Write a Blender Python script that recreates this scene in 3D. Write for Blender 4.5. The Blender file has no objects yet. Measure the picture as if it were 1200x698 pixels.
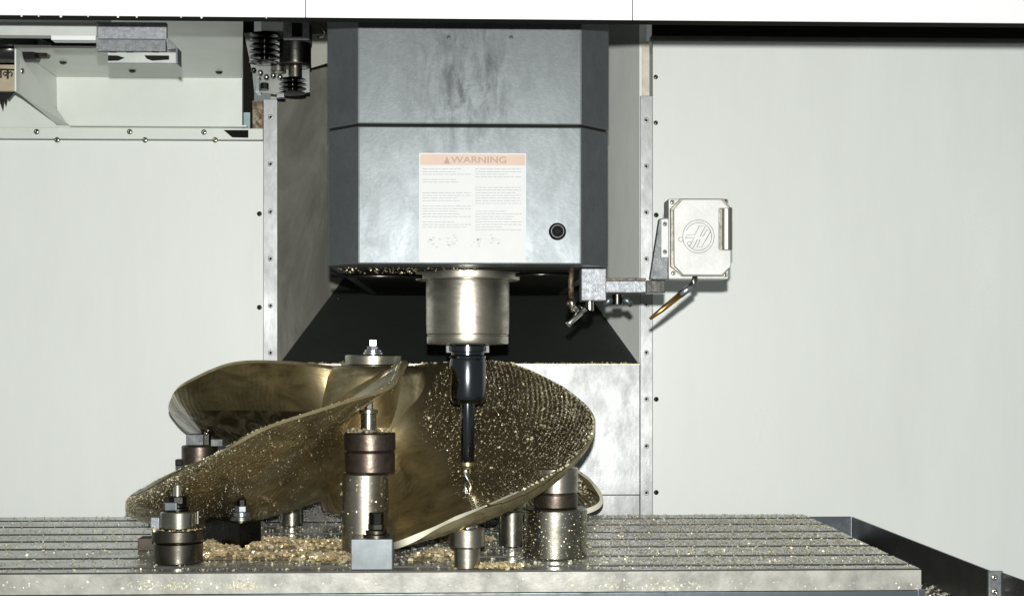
import bpy, bmesh, math, random
from mathutils import Vector, Matrix
random.seed(7)
R = math.radians
scene = bpy.context.scene
COL = scene.collection

# ------------------------------------------------------------------ camera
FPX, YAW, CAMY, CAMZ, HOR = 1640.0, R(1.92), -2.1, 0.32, 418.0
cam_d = bpy.data.cameras.new('camera'); cam = bpy.data.objects.new('camera', cam_d); COL.objects.link(cam)
cam.location = (0, CAMY, CAMZ); cam.rotation_euler = (R(90), 0, -YAW)
cam_d.sensor_width = 36; cam_d.lens = 36 * FPX / 1200; cam_d.shift_y = (HOR - 349) / 1200
cam_d.clip_start = 0.05; cam_d.clip_end = 50
scene.camera = cam
# ------------------------------------------------------------------ world: dim workshop air
w = bpy.data.worlds.new('World'); scene.world = w; w.use_nodes = True
bg = w.node_tree.nodes['Background']; bg.inputs[0].default_value = (0.93, 1.0, 0.97, 1); bg.inputs[1].default_value = 0.20
# ------------------------------------------------------------------ the flash on top of the camera
fl = bpy.data.lights.new('camera_flash', 'POINT'); fl.energy = 312; fl.shadow_soft_size = 0.010; fl.color = (1.0, 0.995, 0.965)
flo = bpy.data.objects.new('camera_flash', fl); COL.objects.link(flo); flo.location = (0.0, CAMY - 0.02, CAMZ + 0.075)
scene.view_settings.view_transform = 'Standard'; scene.view_settings.look = 'None'
scene.view_settings.exposure = 0; scene.view_settings.gamma = 1
scene.render.engine = 'CYCLES'
scene.cycles.max_bounces = 8; scene.cycles.glossy_bounces = 5; scene.cycles.diffuse_bounces = 4

# ------------------------------------------------------------------ measuring helpers
def at(px, py, Y):
    u = (px - 600) / FPX; v = (HOR - py) / FPX
    d = Vector((math.sin(YAW) + u * math.cos(YAW), math.cos(YAW) - u * math.sin(YAW), v))
    t = (Y - CAMY) / d.y
    return Vector((d.x * t, Y, CAMZ + d.z * t))
def ground(px, py, z=0.0):
    u = (px - 600) / FPX; v = (HOR - py) / FPX
    d = Vector((math.sin(YAW) + u * math.cos(YAW), math.cos(YAW) - u * math.sin(YAW), v))
    t = (z - CAMZ) / d.z
    return Vector((d.x * t, CAMY + d.y * t, z))
def sc(Y, px=600):
    p = at(px, 400, Y); q = at(px + 1, 400, Y)
    return (q - p).length            # metres per pixel
def proj(p):
    d = Vector(p) - Vector((0, CAMY, CAMZ))
    dep = d.x * math.sin(YAW) + d.y * math.cos(YAW); u = d.x * math.cos(YAW) - d.y * math.sin(YAW)
    return 600 + FPX * u / dep, HOR - FPX * d.z / dep

# ------------------------------------------------------------------ materials
def mat(name, col, metal=0.0, rough=0.5, var=0.0, vscale=8.0, rvar=0.0, bump=0.0, bscale=60.0, col2=None, stretch=(1, 1, 1), coat=0.0, thresh=None, spec=None, distortion=0.0):
    m = bpy.data.materials.new(name); m.use_nodes = True
    nt = m.node_tree; b = nt.nodes['Principled BSDF']
    b.inputs['Base Color'].default_value = (*col, 1); b.inputs['Metallic'].default_value = metal
    b.inputs['Roughness'].default_value = rough
    if coat: b.inputs['Coat Weight'].default_value = coat; b.inputs['Coat Roughness'].default_value = 0.12
    if spec is not None: b.inputs['Specular IOR Level'].default_value = spec
    tc = nt.nodes.new('ShaderNodeTexCoord'); mp = nt.nodes.new('ShaderNodeMapping'); mp.inputs['Scale'].default_value = stretch
    nt.links.new(tc.outputs['Object'], mp.inputs['Vector'])
    if var or rvar:
        n = nt.nodes.new('ShaderNodeTexNoise'); n.inputs['Scale'].default_value = vscale; n.inputs['Detail'].default_value = 8; n.inputs['Roughness'].default_value = 0.65
        n.inputs['Distortion'].default_value = distortion
        nt.links.new(mp.outputs[0], n.inputs['Vector'])
        cr = nt.nodes.new('ShaderNodeValToRGB'); nt.links.new(n.outputs['Fac'], cr.inputs[0])
        lo, hi = thresh or (0.3, 0.7)
        cr.color_ramp.elements[0].position = lo; cr.color_ramp.elements[1].position = hi
        c2 = col2 or tuple(c * (1 - var) for c in col); c1 = col if col2 else tuple(min(1, c * (1 + var * 0.6)) for c in col)
        cr.color_ramp.elements[0].color = (*c2, 1); cr.color_ramp.elements[1].color = (*c1, 1)
        nt.links.new(cr.outputs[0], b.inputs['Base Color'])
        if rvar:
            mr = nt.nodes.new('ShaderNodeMapRange'); mr.inputs['From Min'].default_value = 0.3; mr.inputs['From Max'].default_value = 0.7
            mr.inputs['To Min'].default_value = max(0.02, rough + rvar); mr.inputs['To Max'].default_value = max(0.02, rough - rvar)
            nt.links.new(n.outputs['Fac'], mr.inputs['Value']); nt.links.new(mr.outputs[0], b.inputs['Roughness'])
    if bump:
        n2 = nt.nodes.new('ShaderNodeTexNoise'); n2.inputs['Scale'].default_value = bscale; n2.inputs['Detail'].default_value = 5
        nt.links.new(mp.outputs[0], n2.inputs['Vector'])
        bp = nt.nodes.new('ShaderNodeBump'); bp.inputs['Strength'].default_value = bump; bp.inputs['Distance'].default_value = 0.002
        nt.links.new(n2.outputs['Fac'], bp.inputs['Height']); nt.links.new(bp.outputs[0], b.inputs['Normal'])
    return m
WHITE = mat('white_enamel', (0.742, 0.772, 0.742), 0, 0.38, 0.07, 1.8, 0.14, 0.06, 14, stretch=(3, 3, .8))
HEADER = mat('header_enamel', (0.53, 0.54, 0.535), 0, 0.45, 0.03, 6, 0.05, 0.03, 40)
HOOD = mat('hood_sheet_paint', (0.66, 0.695, 0.645), 0, 0.42, 0.06, 9, 0.05, 0.04, 40)
def galv():
    m = bpy.data.materials.new('dull_coated_steel'); m.use_nodes = True; nt = m.node_tree; b = nt.nodes['Principled BSDF']
    N = nt.nodes.new; L = nt.links.new
    b.inputs['Metallic'].default_value = .58
    tc = N('ShaderNodeTexCoord')
    def noise(scale, stretch, rot, dist, detail=8, rough=.65):
        mp = N('ShaderNodeMapping'); mp.inputs['Scale'].default_value = stretch; mp.inputs['Rotation'].default_value = rot; L(tc.outputs['Object'], mp.inputs[0])
        n = N('ShaderNodeTexNoise'); n.inputs['Scale'].default_value = scale; n.inputs['Detail'].default_value = detail; n.inputs['Roughness'].default_value = rough; n.inputs['Distortion'].default_value = dist
        L(mp.outputs[0], n.inputs['Vector']); return n.outputs['Fac']
    def mapr(v, a, bb, c, d):
        r = N('ShaderNodeMapRange'); r.inputs['From Min'].default_value = a; r.inputs['From Max'].default_value = bb; r.inputs['To Min'].default_value = c; r.inputs['To Max'].default_value = d
        L(v, r.inputs['Value']); return r.outputs[0]
    def mul(a, bb):
        n = N('ShaderNodeMath'); n.operation = 'MULTIPLY'; L(a, n.inputs[0]); L(bb, n.inputs[1]); return n.outputs[0]
    wipes = noise(30, (1, 1, .6), (0, R(52), 0), .8)         # slanting wipe marks
    drips = noise(26, (1.6, 1, .22), (0, 0, 0), .4)           # hanging oil streaks
    cloud = noise(5, (1, 1, 1), (0, 0, 0), .5)
    spang = noise(160, (1, 1, 1), (0, 0, 0), 0, 3)
    f = mul(mul(mapr(wipes, .35, .68, .88, 1.08), mapr(drips, .3, .46, .94, 1.0)), mul(mapr(cloud, .3, .7, .93, 1.05), mapr(spang, .3, .7, .93, 1.05)))
    # oily hand and hose marks rubbed into the upper cover
    mp = N('ShaderNodeMapping'); mp.inputs['Location'].default_value = (.08, 0, -2.05); mp.inputs['Scale'].default_value = (9, 0, 7.6); L(tc.outputs['Object'], mp.inputs[0])
    gs = N('ShaderNodeTexGradient'); gs.gradient_type = 'SPHERICAL'; L(mp.outputs[0], gs.inputs[0])
    sm = noise(38, (1.3, 1, .45), (0, R(6), 0), .8)
    f = mul(f, mapr(mul(gs.outputs['Fac'], mapr(sm, .45, .74, 0, 1)), 0, .55, 1.0, .35))
    mx = N('ShaderNodeMix'); mx.data_type = 'RGBA'; mx.blend_type = 'MULTIPLY'; mx.inputs['Factor'].default_value = 1
    mx.inputs['A'].default_value = (.100, .112, .117, 1); L(f, mx.inputs['B']); L(mx.outputs['Result'], b.inputs['Base Color'])
    L(mapr(wipes, .3, .7, .46, .40), b.inputs['Roughness'])
    bp = N('ShaderNodeBump'); bp.inputs['Strength'].default_value = .05; bp.inputs['Distance'].default_value = .002; L(spang, bp.inputs['Height']); L(bp.outputs[0], b.inputs['Normal'])
    return m
GALV = galv()
STAIN = mat('stainless_sheet', (0.34, 0.35, 0.35), 1, 0.5, 0.16, 9, 0.08, 0.10, 70, stretch=(2, 2, 1.2))
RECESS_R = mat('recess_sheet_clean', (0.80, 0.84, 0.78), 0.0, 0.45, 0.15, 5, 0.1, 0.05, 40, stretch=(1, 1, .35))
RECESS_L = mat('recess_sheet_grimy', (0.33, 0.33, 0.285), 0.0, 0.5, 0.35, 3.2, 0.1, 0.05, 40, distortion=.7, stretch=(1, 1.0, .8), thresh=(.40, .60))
BLACK = mat('black_cover', (0.016, 0.019, 0.016), 0, 0.55, 0.4, 5, 0.1, 0.06, 60)
VOID = mat('black_paint', (0.010, 0.010, 0.008), 0, 0.8, 0.3, 5, spec=0.05)
STEEL = mat('turned_steel', (0.44, 0.41, 0.34), 1, 0.34, 0.45, 22, 0.1, 0.12, 60, stretch=(1, 1, 2.6))
STEEL2 = mat('wet_bright_steel', (0.40, 0.39, 0.33), 1, 0.27, 0.5, 35, 0.08, 0.12, 90)
DARKST = mat('oiled_dark_steel', (0.16, 0.145, 0.12), 1, 0.3, 0.5, 18, 0.08, 0.12, 80)
BROWN = mat('rusty_brown_steel', (0.115, 0.092, 0.073), .9, 0.4, 0.6, 45, 0.1, 0.2, 120)
BLK_STEEL = mat('blackened_steel', (0.045, 0.044, 0.040), 1, 0.3, 0.4, 30, 0.08, 0.2, 90)
TOOLBLK = mat('black_oxide_steel', (0.105, 0.112, 0.125), 1, 0.17, 0.2, 20, 0.03)
ZINC = mat('zinc_plated_steel', (0.62, 0.66, 0.70), 1, 0.26, 0.2, 40, 0.06)
BRIGHT = mat('bright_ground_steel', (0.74, 0.72, 0.64), 1, 0.22, 0.15, 40, 0.05)
BLOCK = mat('ground_grey_block', (0.15, 0.168, 0.175), 0.7, 0.45, 0.25, 18, 0.08, 0.05, 60)
CAST = mat('painted_cast_grey', (0.155, 0.165, 0.17), 0.4, 0.55, 0.4, 90, 0.08, 0.4, 420)
CASTB = mat('blasted_light_grey', (0.23, 0.245, 0.26), 0.5, 0.5, 0.35, 160, 0.08, 0.35, 500)
BOXMAT = mat('cast_pale_box', (0.45, 0.455, 0.44), 0.1, 0.5, 0.1, 30, 0.05, 0.12, 200)
BOXD = mat('box_edge_grime', (0.22, 0.21, 0.17), 0.6, 0.4, 0.6, 60, 0.08, 0.2, 120)
BRASS = mat('brass_tube', (0.62, 0.36, 0.10), 1, 0.3, 0.35, 50, 0.08)
RUST2 = mat('rusty_grime', (0.11, 0.068, 0.032), 0, 0.5, 0.5, 120, 0.1, 0.4, 200, col2=(0.018, 0.012, 0.007), thresh=(.4, .6))
RUST = mat('rust_stained_paint', (0.30, 0.23, 0.14), 0.0, 0.5, 0.5, 90, 0.1, 0.3, 160, col2=(0.05, 0.024, 0.010), thresh=(.40, .58))
CARD = mat('brown_board', (0.42, 0.36, 0.25), 0, 0.75, 0.2, 30, 0, 0.15, 80)
INK = mat('black_ink', (0.02, 0.018, 0.018), 0, 0.6)
RUBBER = mat('black_rubber', (0.018, 0.018, 0.018), 0, 0.22)
KNOB = mat('matt_black_plastic', (0.010, 0.010, 0.010), 0, 0.6, spec=.04)
PAPER = mat('label_paper', (0.435, 0.44, 0.435), 0, 0.6, 0.03, 40)
ORANGE = mat('label_orange_band', (0.42, 0.315, 0.25), 0, 0.6, 0.06, 30)
PRINT = mat('faded_print', (0.27, 0.28, 0.30), 0, 0.6)
PRINTW = mat('faded_heading', (0.26, 0.19, 0.16), 0, 0.6)
TABLE = mat('wet_table_steel', (0.30, 0.31, 0.27), 0.3, 0.2, 0.35, 14, 0.12, 0.10, 160, stretch=(.7, 1.6, 1))
SLOT = mat('oil_blackened_slot', (0.018, 0.018, 0.014), 0, .55, .3, 40)
FRONT = mat('table_front_face', (0.34, 0.335, 0.30), 0.2, 0.5, 0.4, 26, 0.08, 0.2, 140)
BLUED = mat('blued_steel', (0.13, 0.15, 0.165), 0.8, 0.4, 0.4, 30, 0.1, 0.1, 80)
RAIL = mat('black_rail_paint', (0.020, 0.019, 0.017), 0, 0.35, 0.4, 12, 0.1, 0.05, 60)
WOOD = mat('oily_wood', (0.055, 0.04, 0.028), 0, 0.6, 0.4, 40, 0.1, 0.2, 90)

def bronze(two_tone=False):
    m = bpy.data.materials.new('two_tone_bronze' if two_tone else 'machined_bronze'); m.use_nodes = True; nt = m.node_tree; b = nt.nodes['Principled BSDF']
    b.inputs['Metallic'].default_value = .95; b.inputs['Coat Weight'].default_value = .5; b.inputs['Coat Roughness'].default_value = .12
    N = nt.nodes.new; L = nt.links.new
    tc = N('ShaderNodeTexCoord'); sx = N('ShaderNodeSeparateXYZ'); L(tc.outputs['Object'], sx.inputs[0])
    def math_(op, a, bb=None):
        n = N('ShaderNodeMath'); n.operation = op
        for i, v in enumerate((a, bb)):
            if v is None: continue
            if isinstance(v, (int, float)): n.inputs[i].default_value = v
            else: L(v, n.inputs[i])
        return n.outputs[0]
    r = math_('SQRT', math_('ADD', math_('MULTIPLY', sx.outputs[0], sx.outputs[0]), math_('MULTIPLY', sx.outputs[1], sx.outputs[1])))
    nz = N('ShaderNodeTexNoise'); nz.inputs['Scale'].default_value = 9; nz.inputs['Detail'].default_value = 5; L(tc.outputs['Object'], nz.inputs['Vector'])
    rr = math_('ADD', r, math_('MULTIPLY', nz.outputs['Fac'], 0.022))
    wv = math_('SINE', math_('MULTIPLY', rr, 2 * math.pi / 0.0085))
    nb = N('ShaderNodeTexNoise'); nb.inputs['Scale'].default_value = 130; nb.inputs['Detail'].default_value = 4; L(tc.outputs['Object'], nb.inputs['Vector'])
    msk = N('ShaderNodeMapRange'); msk.inputs['From Min'].default_value = 0.12; msk.inputs['From Max'].default_value = 0.20; L(r, msk.inputs['Value'])
    h = math_('ADD', math_('MULTIPLY', math_('MULTIPLY', wv, msk.outputs[0]), 0.5), math_('MULTIPLY', nb.outputs['Fac'], 0.55))
    bp = N('ShaderNodeBump'); bp.inputs['Strength'].default_value = 0.42; bp.inputs['Distance'].default_value = 0.0012
    L(h, bp.inputs['Height']); L(bp.outputs[0], b.inputs['Normal'])
    n2 = N('ShaderNodeTexNoise'); n2.inputs['Scale'].default_value = 14; n2.inputs['Detail'].default_value = 10; n2.inputs['Roughness'].default_value = .7; n2.inputs['Distortion'].default_value = .8; L(tc.outputs['Object'], n2.inputs['Vector'])
    cr = N('ShaderNodeValToRGB'); cr.color_ramp.elements[0].position = .36; cr.color_ramp.elements[1].position = .66
    cr.color_ramp.elements[0].color = (.20, .155, .070, 1); cr.color_ramp.elements[1].color = (.68, .58, .345, 1)
    L(n2.outputs['Fac'], cr.inputs[0]); L(cr.outputs[0], b.inputs['Base Color'])
    if two_tone:   # darker bronze colour below a set height, with paler swirls
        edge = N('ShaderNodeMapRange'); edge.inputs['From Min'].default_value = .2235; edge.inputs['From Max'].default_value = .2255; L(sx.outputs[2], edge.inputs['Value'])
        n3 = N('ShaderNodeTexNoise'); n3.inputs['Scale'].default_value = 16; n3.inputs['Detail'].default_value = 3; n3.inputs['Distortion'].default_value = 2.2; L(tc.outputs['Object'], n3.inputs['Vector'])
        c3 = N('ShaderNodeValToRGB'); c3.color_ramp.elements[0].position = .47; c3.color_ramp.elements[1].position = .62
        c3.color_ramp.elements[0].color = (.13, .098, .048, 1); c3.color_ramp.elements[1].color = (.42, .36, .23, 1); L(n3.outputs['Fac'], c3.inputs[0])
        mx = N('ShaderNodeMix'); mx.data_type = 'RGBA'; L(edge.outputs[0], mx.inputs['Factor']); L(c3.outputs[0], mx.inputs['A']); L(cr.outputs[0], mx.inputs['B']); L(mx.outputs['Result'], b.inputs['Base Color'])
    mr = N('ShaderNodeMapRange'); mr.inputs['From Min'].default_value = .3; mr.inputs['From Max'].default_value = .7; mr.inputs['To Min'].default_value = .46; mr.inputs['To Max'].default_value = .24
    L(n2.outputs['Fac'], mr.inputs['Value']); L(mr.outputs[0], b.inputs['Roughness'])
    return m
BRONZE = bronze(); BRONZE_TWO_TONE = bronze(True)
EDGE = mat('freshly_cut_bronze', (0.82, 0.78, 0.62), 0.1, 0.45, 0.15, 30, 0.08, 0.1, 120)
EDGE2 = mat('worn_bronze_edge', (0.56, 0.47, 0.28), 0.85, 0.36, 0.4, 60, 0.1, 0.3, 150)
CHIPP = mat('pale_wet_chip', (0.72, 0.67, 0.50), 0.3, 0.3, 0.3, 300, 0.05)
CHIP = mat('bronze_chip', (0.76, 0.67, 0.46), 0.7, 0.38, 0.35, 300, 0.05)
CHIPG = mat('grey_gold_chip', (0.62, 0.59, 0.46), 0.25, 0.42, 0.4, 300, 0.05)

# ------------------------------------------------------------------ object helpers
def origin(o):
    v = Vector((0, 0, 0))
    while o is not None: v += o.location; o = o.parent
    return v
def link(name, me, m, parent=None, smooth=False, loc=None):
    o = bpy.data.objects.new(name, me); COL.objects.link(o)
    if m: me.materials.append(m)
    if smooth:
        for p in me.polygons: p.use_smooth = True
    if parent: o.parent = parent
    if loc is not None: o.location = loc
    return o
def mesh(name, V, F, m, parent=None, smooth=False):
    """vertices in world space; the object sits at its parent's origin"""
    og = origin(parent) if parent else Vector((0, 0, 0))
    me = bpy.data.meshes.new(name); me.from_pydata([tuple(Vector(v) - og) for v in V], [], F); me.update()
    return link(name, me, m, parent, smooth)
def from_bm(name, bm, m, parent=None, smooth=False):
    og = origin(parent) if parent else Vector((0, 0, 0))
    bmesh.ops.translate(bm, verts=bm.verts, vec=-og)
    me = bpy.data.meshes.new(name); bm.to_mesh(me); bm.free()
    return link(name, me, m, parent, smooth)
def prism_bm(poly_a, poly_b, bev=0.0, segs=2):
    bm = bmesh.new(); n = len(poly_a)
    va = [bm.verts.new(p) for p in poly_a]; vb = [bm.verts.new(p) for p in poly_b]
    bm.faces.new(va); bm.faces.new(vb[::-1])
    for i in range(n): bm.faces.new((va[i], vb[i], vb[(i + 1) % n], va[(i + 1) % n]))
    bmesh.ops.recalc_face_normals(bm, faces=bm.faces)
    if bev: bmesh.ops.bevel(bm, geom=bm.edges[:], offset=bev, segments=segs, profile=.6, affect='EDGES', clamp_overlap=True)
    return bm
def box(name, x0, x1, y0, y1, z0, z1, m, parent=None, bev=0.0):
    a = [(x0, y0, z0), (x1, y0, z0), (x1, y0, z1), (x0, y0, z1)]; b = [(x, y1, z) for x, _, z in a]
    return from_bm(name, prism_bm(a, b, bev), m, parent)
def slab(name, px0, px1, py0, py1, Y, depth, m, parent=None, bev=0.0):
    """box whose front face covers the picture rectangle at depth plane Y"""
    a = at(px0, (py0 + py1) / 2, Y); b = at(px1, (py0 + py1) / 2, Y); c = at((px0 + px1) / 2, py0, Y); d = at((px0 + px1) / 2, py1, Y)
    return box(name, a.x, b.x, Y, Y + depth, d.z, c.z, m, parent, bev)
def plate(name, pts, Y, depth, m, parent=None, bev=0.0):
    """polygon outline (picture points) at plane Y, extruded back"""
    a = [at(x, y, Y) for x, y in pts]; b = [p + Vector((0, depth, 0)) for p in a]
    return from_bm(name, prism_bm(a, b, bev), m, parent)
def lathe(name, c, prof, m, parent=None, seg=40, axis='Z', smooth=True, sharp=R(35)):
    """prof: list of (radius, height) along axis from c"""
    V = []; F = []
    for r, h in prof:
        for i in range(seg):
            a = 2 * math.pi * i / seg
            if axis == 'Z': V.append((c[0] + r * math.cos(a), c[1] + r * math.sin(a), c[2] + h))
            elif axis == 'Y': V.append((c[0] + r * math.cos(a), c[1] - h, c[2] + r * math.sin(a)))
            else: V.append((c[0] + h, c[1] + r * math.cos(a), c[2] + r * math.sin(a)))
    for j in range(len(prof) - 1):
        for i in range(seg):
            k = (i + 1) % seg; F.append((j * seg + i, j * seg + k, (j + 1) * seg + k, (j + 1) * seg + i))
    F.append(tuple(range(seg))[::-1]); F.append(tuple((len(prof) - 1) * seg + i for i in range(seg)))
    o = mesh(name, V, F, m, parent)
    bm = bmesh.new(); bm.from_mesh(o.data); bmesh.ops.recalc_face_normals(bm, faces=bm.faces); bm.to_mesh(o.data); bm.free()
    if smooth:
        for p in o.data.polygons: p.use_smooth = len(p.vertices) == 4
        o.data.set_sharp_from_angle(angle=sharp)
    return o
def cyl(name, c, r, h, m, parent=None, bev=None, seg=40, axis='Z'):
    b = min(r * .06, h * .15) if bev is None else bev
    return lathe(name, c, [(r - b, 0), (r, b), (r, h - b), (r - b, h)], m, parent, seg, axis)
def hexa(name, c, r, h, m, parent=None, axis='Z', rot=0.3):
    bm = bmesh.new()
    pa = []; pb = []
    for i in range(6):
        a = rot + i * math.pi / 3
        if axis == 'Z': pa.append((c[0] + r * math.cos(a), c[1] + r * math.sin(a), c[2])); pb.append((pa[-1][0], pa[-1][1], c[2] + h))
        else: pa.append((c[0] + r * math.cos(a), c[1], c[2] + r * math.sin(a))); pb.append((pa[-1][0], c[1] - h, pa[-1][2]))
    bm.free(); return from_bm(name, prism_bm(pa, pb, r * .08, 1), m, parent)
def tube(name, pts, rad, m, parent=None, seg=14, caps=True):
    V = []; F = []; pts = [Vector(p) for p in pts]; n = len(pts)
    rads = rad if isinstance(rad, (list, tuple)) else [rad] * n
    for j, p in enumerate(pts):
        d = (pts[min(j + 1, n - 1)] - pts[max(j - 1, 0)]).normalized()
        up = Vector((0, 0, 1)) if abs(d.z) < .9 else Vector((0, 1, 0))
        a = d.cross(up).normalized(); b = d.cross(a)
        for i in range(seg):
            t = 2 * math.pi * i / seg; V.append(p + (a * math.cos(t) + b * math.sin(t)) * rads[j])
    for j in range(n - 1):
        for i in range(seg):
            k = (i + 1) % seg; F.append((j * seg + i, (j + 1) * seg + i, (j + 1) * seg + k, j * seg + k))
    if caps: F.append(tuple(range(seg))); F.append(tuple((n - 1) * seg + i for i in range(seg))[::-1])
    o = mesh(name, V, F, m, parent)
    for p in o.data.polygons: p.use_smooth = len(p.vertices) == 4
    return o
def thing(name, label, cat, loc=(0, 0, 0), group=None):
    o = bpy.data.objects.new(name, None); COL.objects.link(o); o.location = loc; o.empty_display_size = .03
    o['label'] = label; o['category'] = cat
    if group: o['group'] = group
    return o
def struct(o, label=None, cat=None):
    o['kind'] = 'structure'
    if label: o['label'] = label
    if cat: o['category'] = cat
    return o
_sc = {}
def screw(p, r, parent, m, kind='screw', dome=True):
    """domed screw head with a dark socket, sharing mesh data, axis toward -Y"""
    key = (round(r, 5), m.name, kind)
    if key not in _sc:
        V = []; F = []; seg = 14
        prof = [(1.0, 0), (1.0, .18), (.86, .38), (.5, .5), (.42, .5), (.36, .2)] if dome else [(1.0, 0), (1.0, .12), (.9, .2), (.42, .2), (.36, .02)]
        for q, h in prof:
            for i in range(seg):
                a = 2 * math.pi * i / seg; V.append((r * q * math.cos(a), -r * h, r * q * math.sin(a)))
        for j in range(len(prof) - 1):
            for i in range(seg):
                k = (i + 1) % seg; F.append((j * seg + i, j * seg + k, (j + 1) * seg + k, (j + 1) * seg + i))
        F.append(tuple((len(prof) - 1) * seg + i for i in range(seg)))
        me = bpy.data.meshes.new(kind); me.from_pydata(V, [], F); me.update()
        bm = bmesh.new(); bm.from_mesh(me); bmesh.ops.recalc_face_normals(bm, faces=bm.faces); bm.to_mesh(me); bm.free()
        me.materials.append(m); me.materials.append(VOID)
        for p_ in me.polygons: p_.use_smooth = len(p_.vertices) == 4
        me.polygons[len(me.polygons) - 1].material_index = 1
        _sc[key] = me
    o = bpy.data.objects.new(kind, _sc[key]); COL.objects.link(o); o.parent = parent
    o.location = Vector(p) - origin(parent)
    return o

# ================================================================== ENCLOSURE
YW = 0.85
pW = sc(YW)
zlow = -0.35
xl0 = at(-520, 300, YW).x; xr1 = at(1700, 300, YW).x
xsl0, xsl1 = at(309, 300, YW).x, at(325.5, 300, YW).x      # left strip
xsr0, xsr1 = at(750, 300, YW).x, at(764.5, 300, YW).x      # right strip
ztopL = at(160, 165, YW).z; ztopR = at(980, 48, YW).z
wall_r = struct(box('wall_right', xsr1 + .001, xr1, YW, YW + .02, zlow, ztopR, WHITE), 'white enamelled back panel right of the milling head', 'wall')
wall_l = struct(box('wall_left', xl0, xsl0 - .001, YW, YW + .02, zlow, ztopL, WHITE), 'white enamelled back panel left of the milling head', 'wall')
for py in (252, 467.5, 576.5): screw(at(769, py, YW - .0005), .0052, wall_r, BLK_STEEL, 'bolt')
for py in (90.5, 144): screw(at(768.5, py, YW - .0005), .0048, wall_r, DARKST, 'bolt')
for py in (250.5, 360): screw(at(304, py, YW - .0005), .0052, wall_l, BLK_STEEL, 'bolt')
# ledge strip above the left panel and the wall above it
zled = at(160, 151, YW).z
ledge = struct(box('wall_ledge', xl0, at(309, 160, YW).x, YW - .012, YW + .012, ztopL + .002, zled, HOOD, None, .0015), 'narrow pale ledge strip with studs over left panel', 'ledge')
for px, py in ((43, 154.5), (152, 154.5), (239, 155)): screw(at(px, py, YW - .013), .0058, ledge, STEEL2, 'stud')
for px, py in ((67, 164), (170, 164), (252, 164)): screw(at(px, py, YW - .0135), .0058, ledge, STEEL2, 'stud')
upper = struct(box('wall_upper', xl0, at(284, 130, YW).x, YW + .001, YW + .02, zled + .002, 1.13, HOOD), 'pale sheet wall behind the hood, upper left', 'wall')
rustp = struct(slab('rusty_wall_strip', 296, 308, 118, 161, YW - .004, .02, RUST), 'rust stained narrow strip beside the ledge end', 'strip')
# strips
left_strip = struct(box('trim_strip', xsl0, xsl1, YW - .006, YW + .03, at(317, 424, YW).z, at(317, 117, YW).z, STAIN, None, .001), 'left screwed metal trim strip along the recess', 'trim')
for py in (137, 192, 248, 303, 358, 413): screw(at(317, py, YW - .0062), .0055, left_strip, STAIN, 'screw', False)
right_strip = struct(box('trim_strip', xsr0, xsr1, YW - .006, YW + .03, zlow, at(757, 113, YW).z, STAIN, None, .001), 'right screwed metal trim strip along the recess', 'trim')
for py in (141, 195, 249, 303.5, 357, 413, 467.5, 522.5, 577): screw(at(757.5, py, YW - .0062), .0055, right_strip, STAIN, 'screw', False)
ts = struct(slab('upper_trim_strip', 752.5, 761, 49, 112.5, YW - .004, .03, mat('cream_trim', (.66, .60, .50), 0, .5, .2, 60)), 'short cream upper trim strip with worn edge', 'trim')
# lower plate of the recess
z_lip = at(545, 428, YW).z
lp = struct(box('lower_plate', xsl1 - .02, xsr0 - .0015, YW - .002, YW + .02, at(545, 580, YW).z + .0012, z_lip, STAIN), 'bright stainless plate under the black recess', 'plate')
lp2 = struct(box('kick_plate', xsl1 - .02, xsr0 - .0015, YW - .001, YW + .02, zlow, at(545, 580, YW).z - .0012, STAIN), 'lower stainless kick plate behind the table', 'plate')
lip = box('lip', xsl1 - .0, xsr0 - .002, YW - .012, YW + .004, z_lip + .0005, z_lip + .0035, CHIPG, lp)
# recess: tapered side walls, black sloping cover
YB = 1.13
def recess_pts(py, side):
    t = (428 - py) / (428 - 325)
    return None
xL0, xR0 = at(326, 425, YW).x, at(750, 425, YW).x
bl, br = at(403, 326, YB), at(676, 326, YB)
slope = (bl.z - z_lip) / (YB - YW)
YB2 = YB + .30
def lerp(a, b, t): return a + (b - a) * t
t2 = (YB2 - YW) / (YB - YW)
xL2, xR2 = lerp(xL0, bl.x, t2), lerp(xR0, br.x, t2)
z2 = z_lip + slope * (YB2 - YW)
ztop = 1.2
# sloping black cover (closed wedge)
cover = struct(mesh('sloping_black_cover', [(xL0, YW + .0, z_lip), (xR0, YW + .0, z_lip), (xR2, YB2, z2), (xL2, YB2, z2), (xL0, YW + .0, z_lip - .02), (xR0, YW + .0, z_lip - .02), (xR2, YB2, z2 - .02), (xL2, YB2, z2 - .02)],
     [(0, 1, 2, 3), (7, 6, 5, 4), (0, 4, 5, 1), (1, 5, 6, 2), (2, 6, 7, 3), (3, 7, 4, 0)], BLACK), 'black sloping way cover at the back of the recess', 'cover')
def on_slope(px, py):
    lo, hi = YW, YB2
    for _ in range(40):
        ym = (lo + hi) / 2; p = at(px, py, ym)
        if p.z > z_lip + slope * (ym - YW): lo = ym
        else: hi = ym
    return at(px, py, lo - .0008)
for px, py in ((396, 350), (629, 341), (730, 411), (445, 343)): screw(on_slope(px, py), .0034, cover, BLK_STEEL, 'screw')
def sidewall(name, xa, xb, m, s, lab):
    V = [(xa, YW + .002, z_lip - .02), (xb, YB2, z2 - .02), (xb, YB2, ztop), (xa, YW + .002, ztop)]
    W = [(x + s * .015, y, z) for x, y, z in V]
    return struct(mesh(name, V + W, [(0, 1, 2, 3), (7, 6, 5, 4), (0, 4, 5, 1), (1, 5, 6, 2), (2, 6, 7, 3), (3, 7, 4, 0)], m), lab, 'wall')
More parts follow.
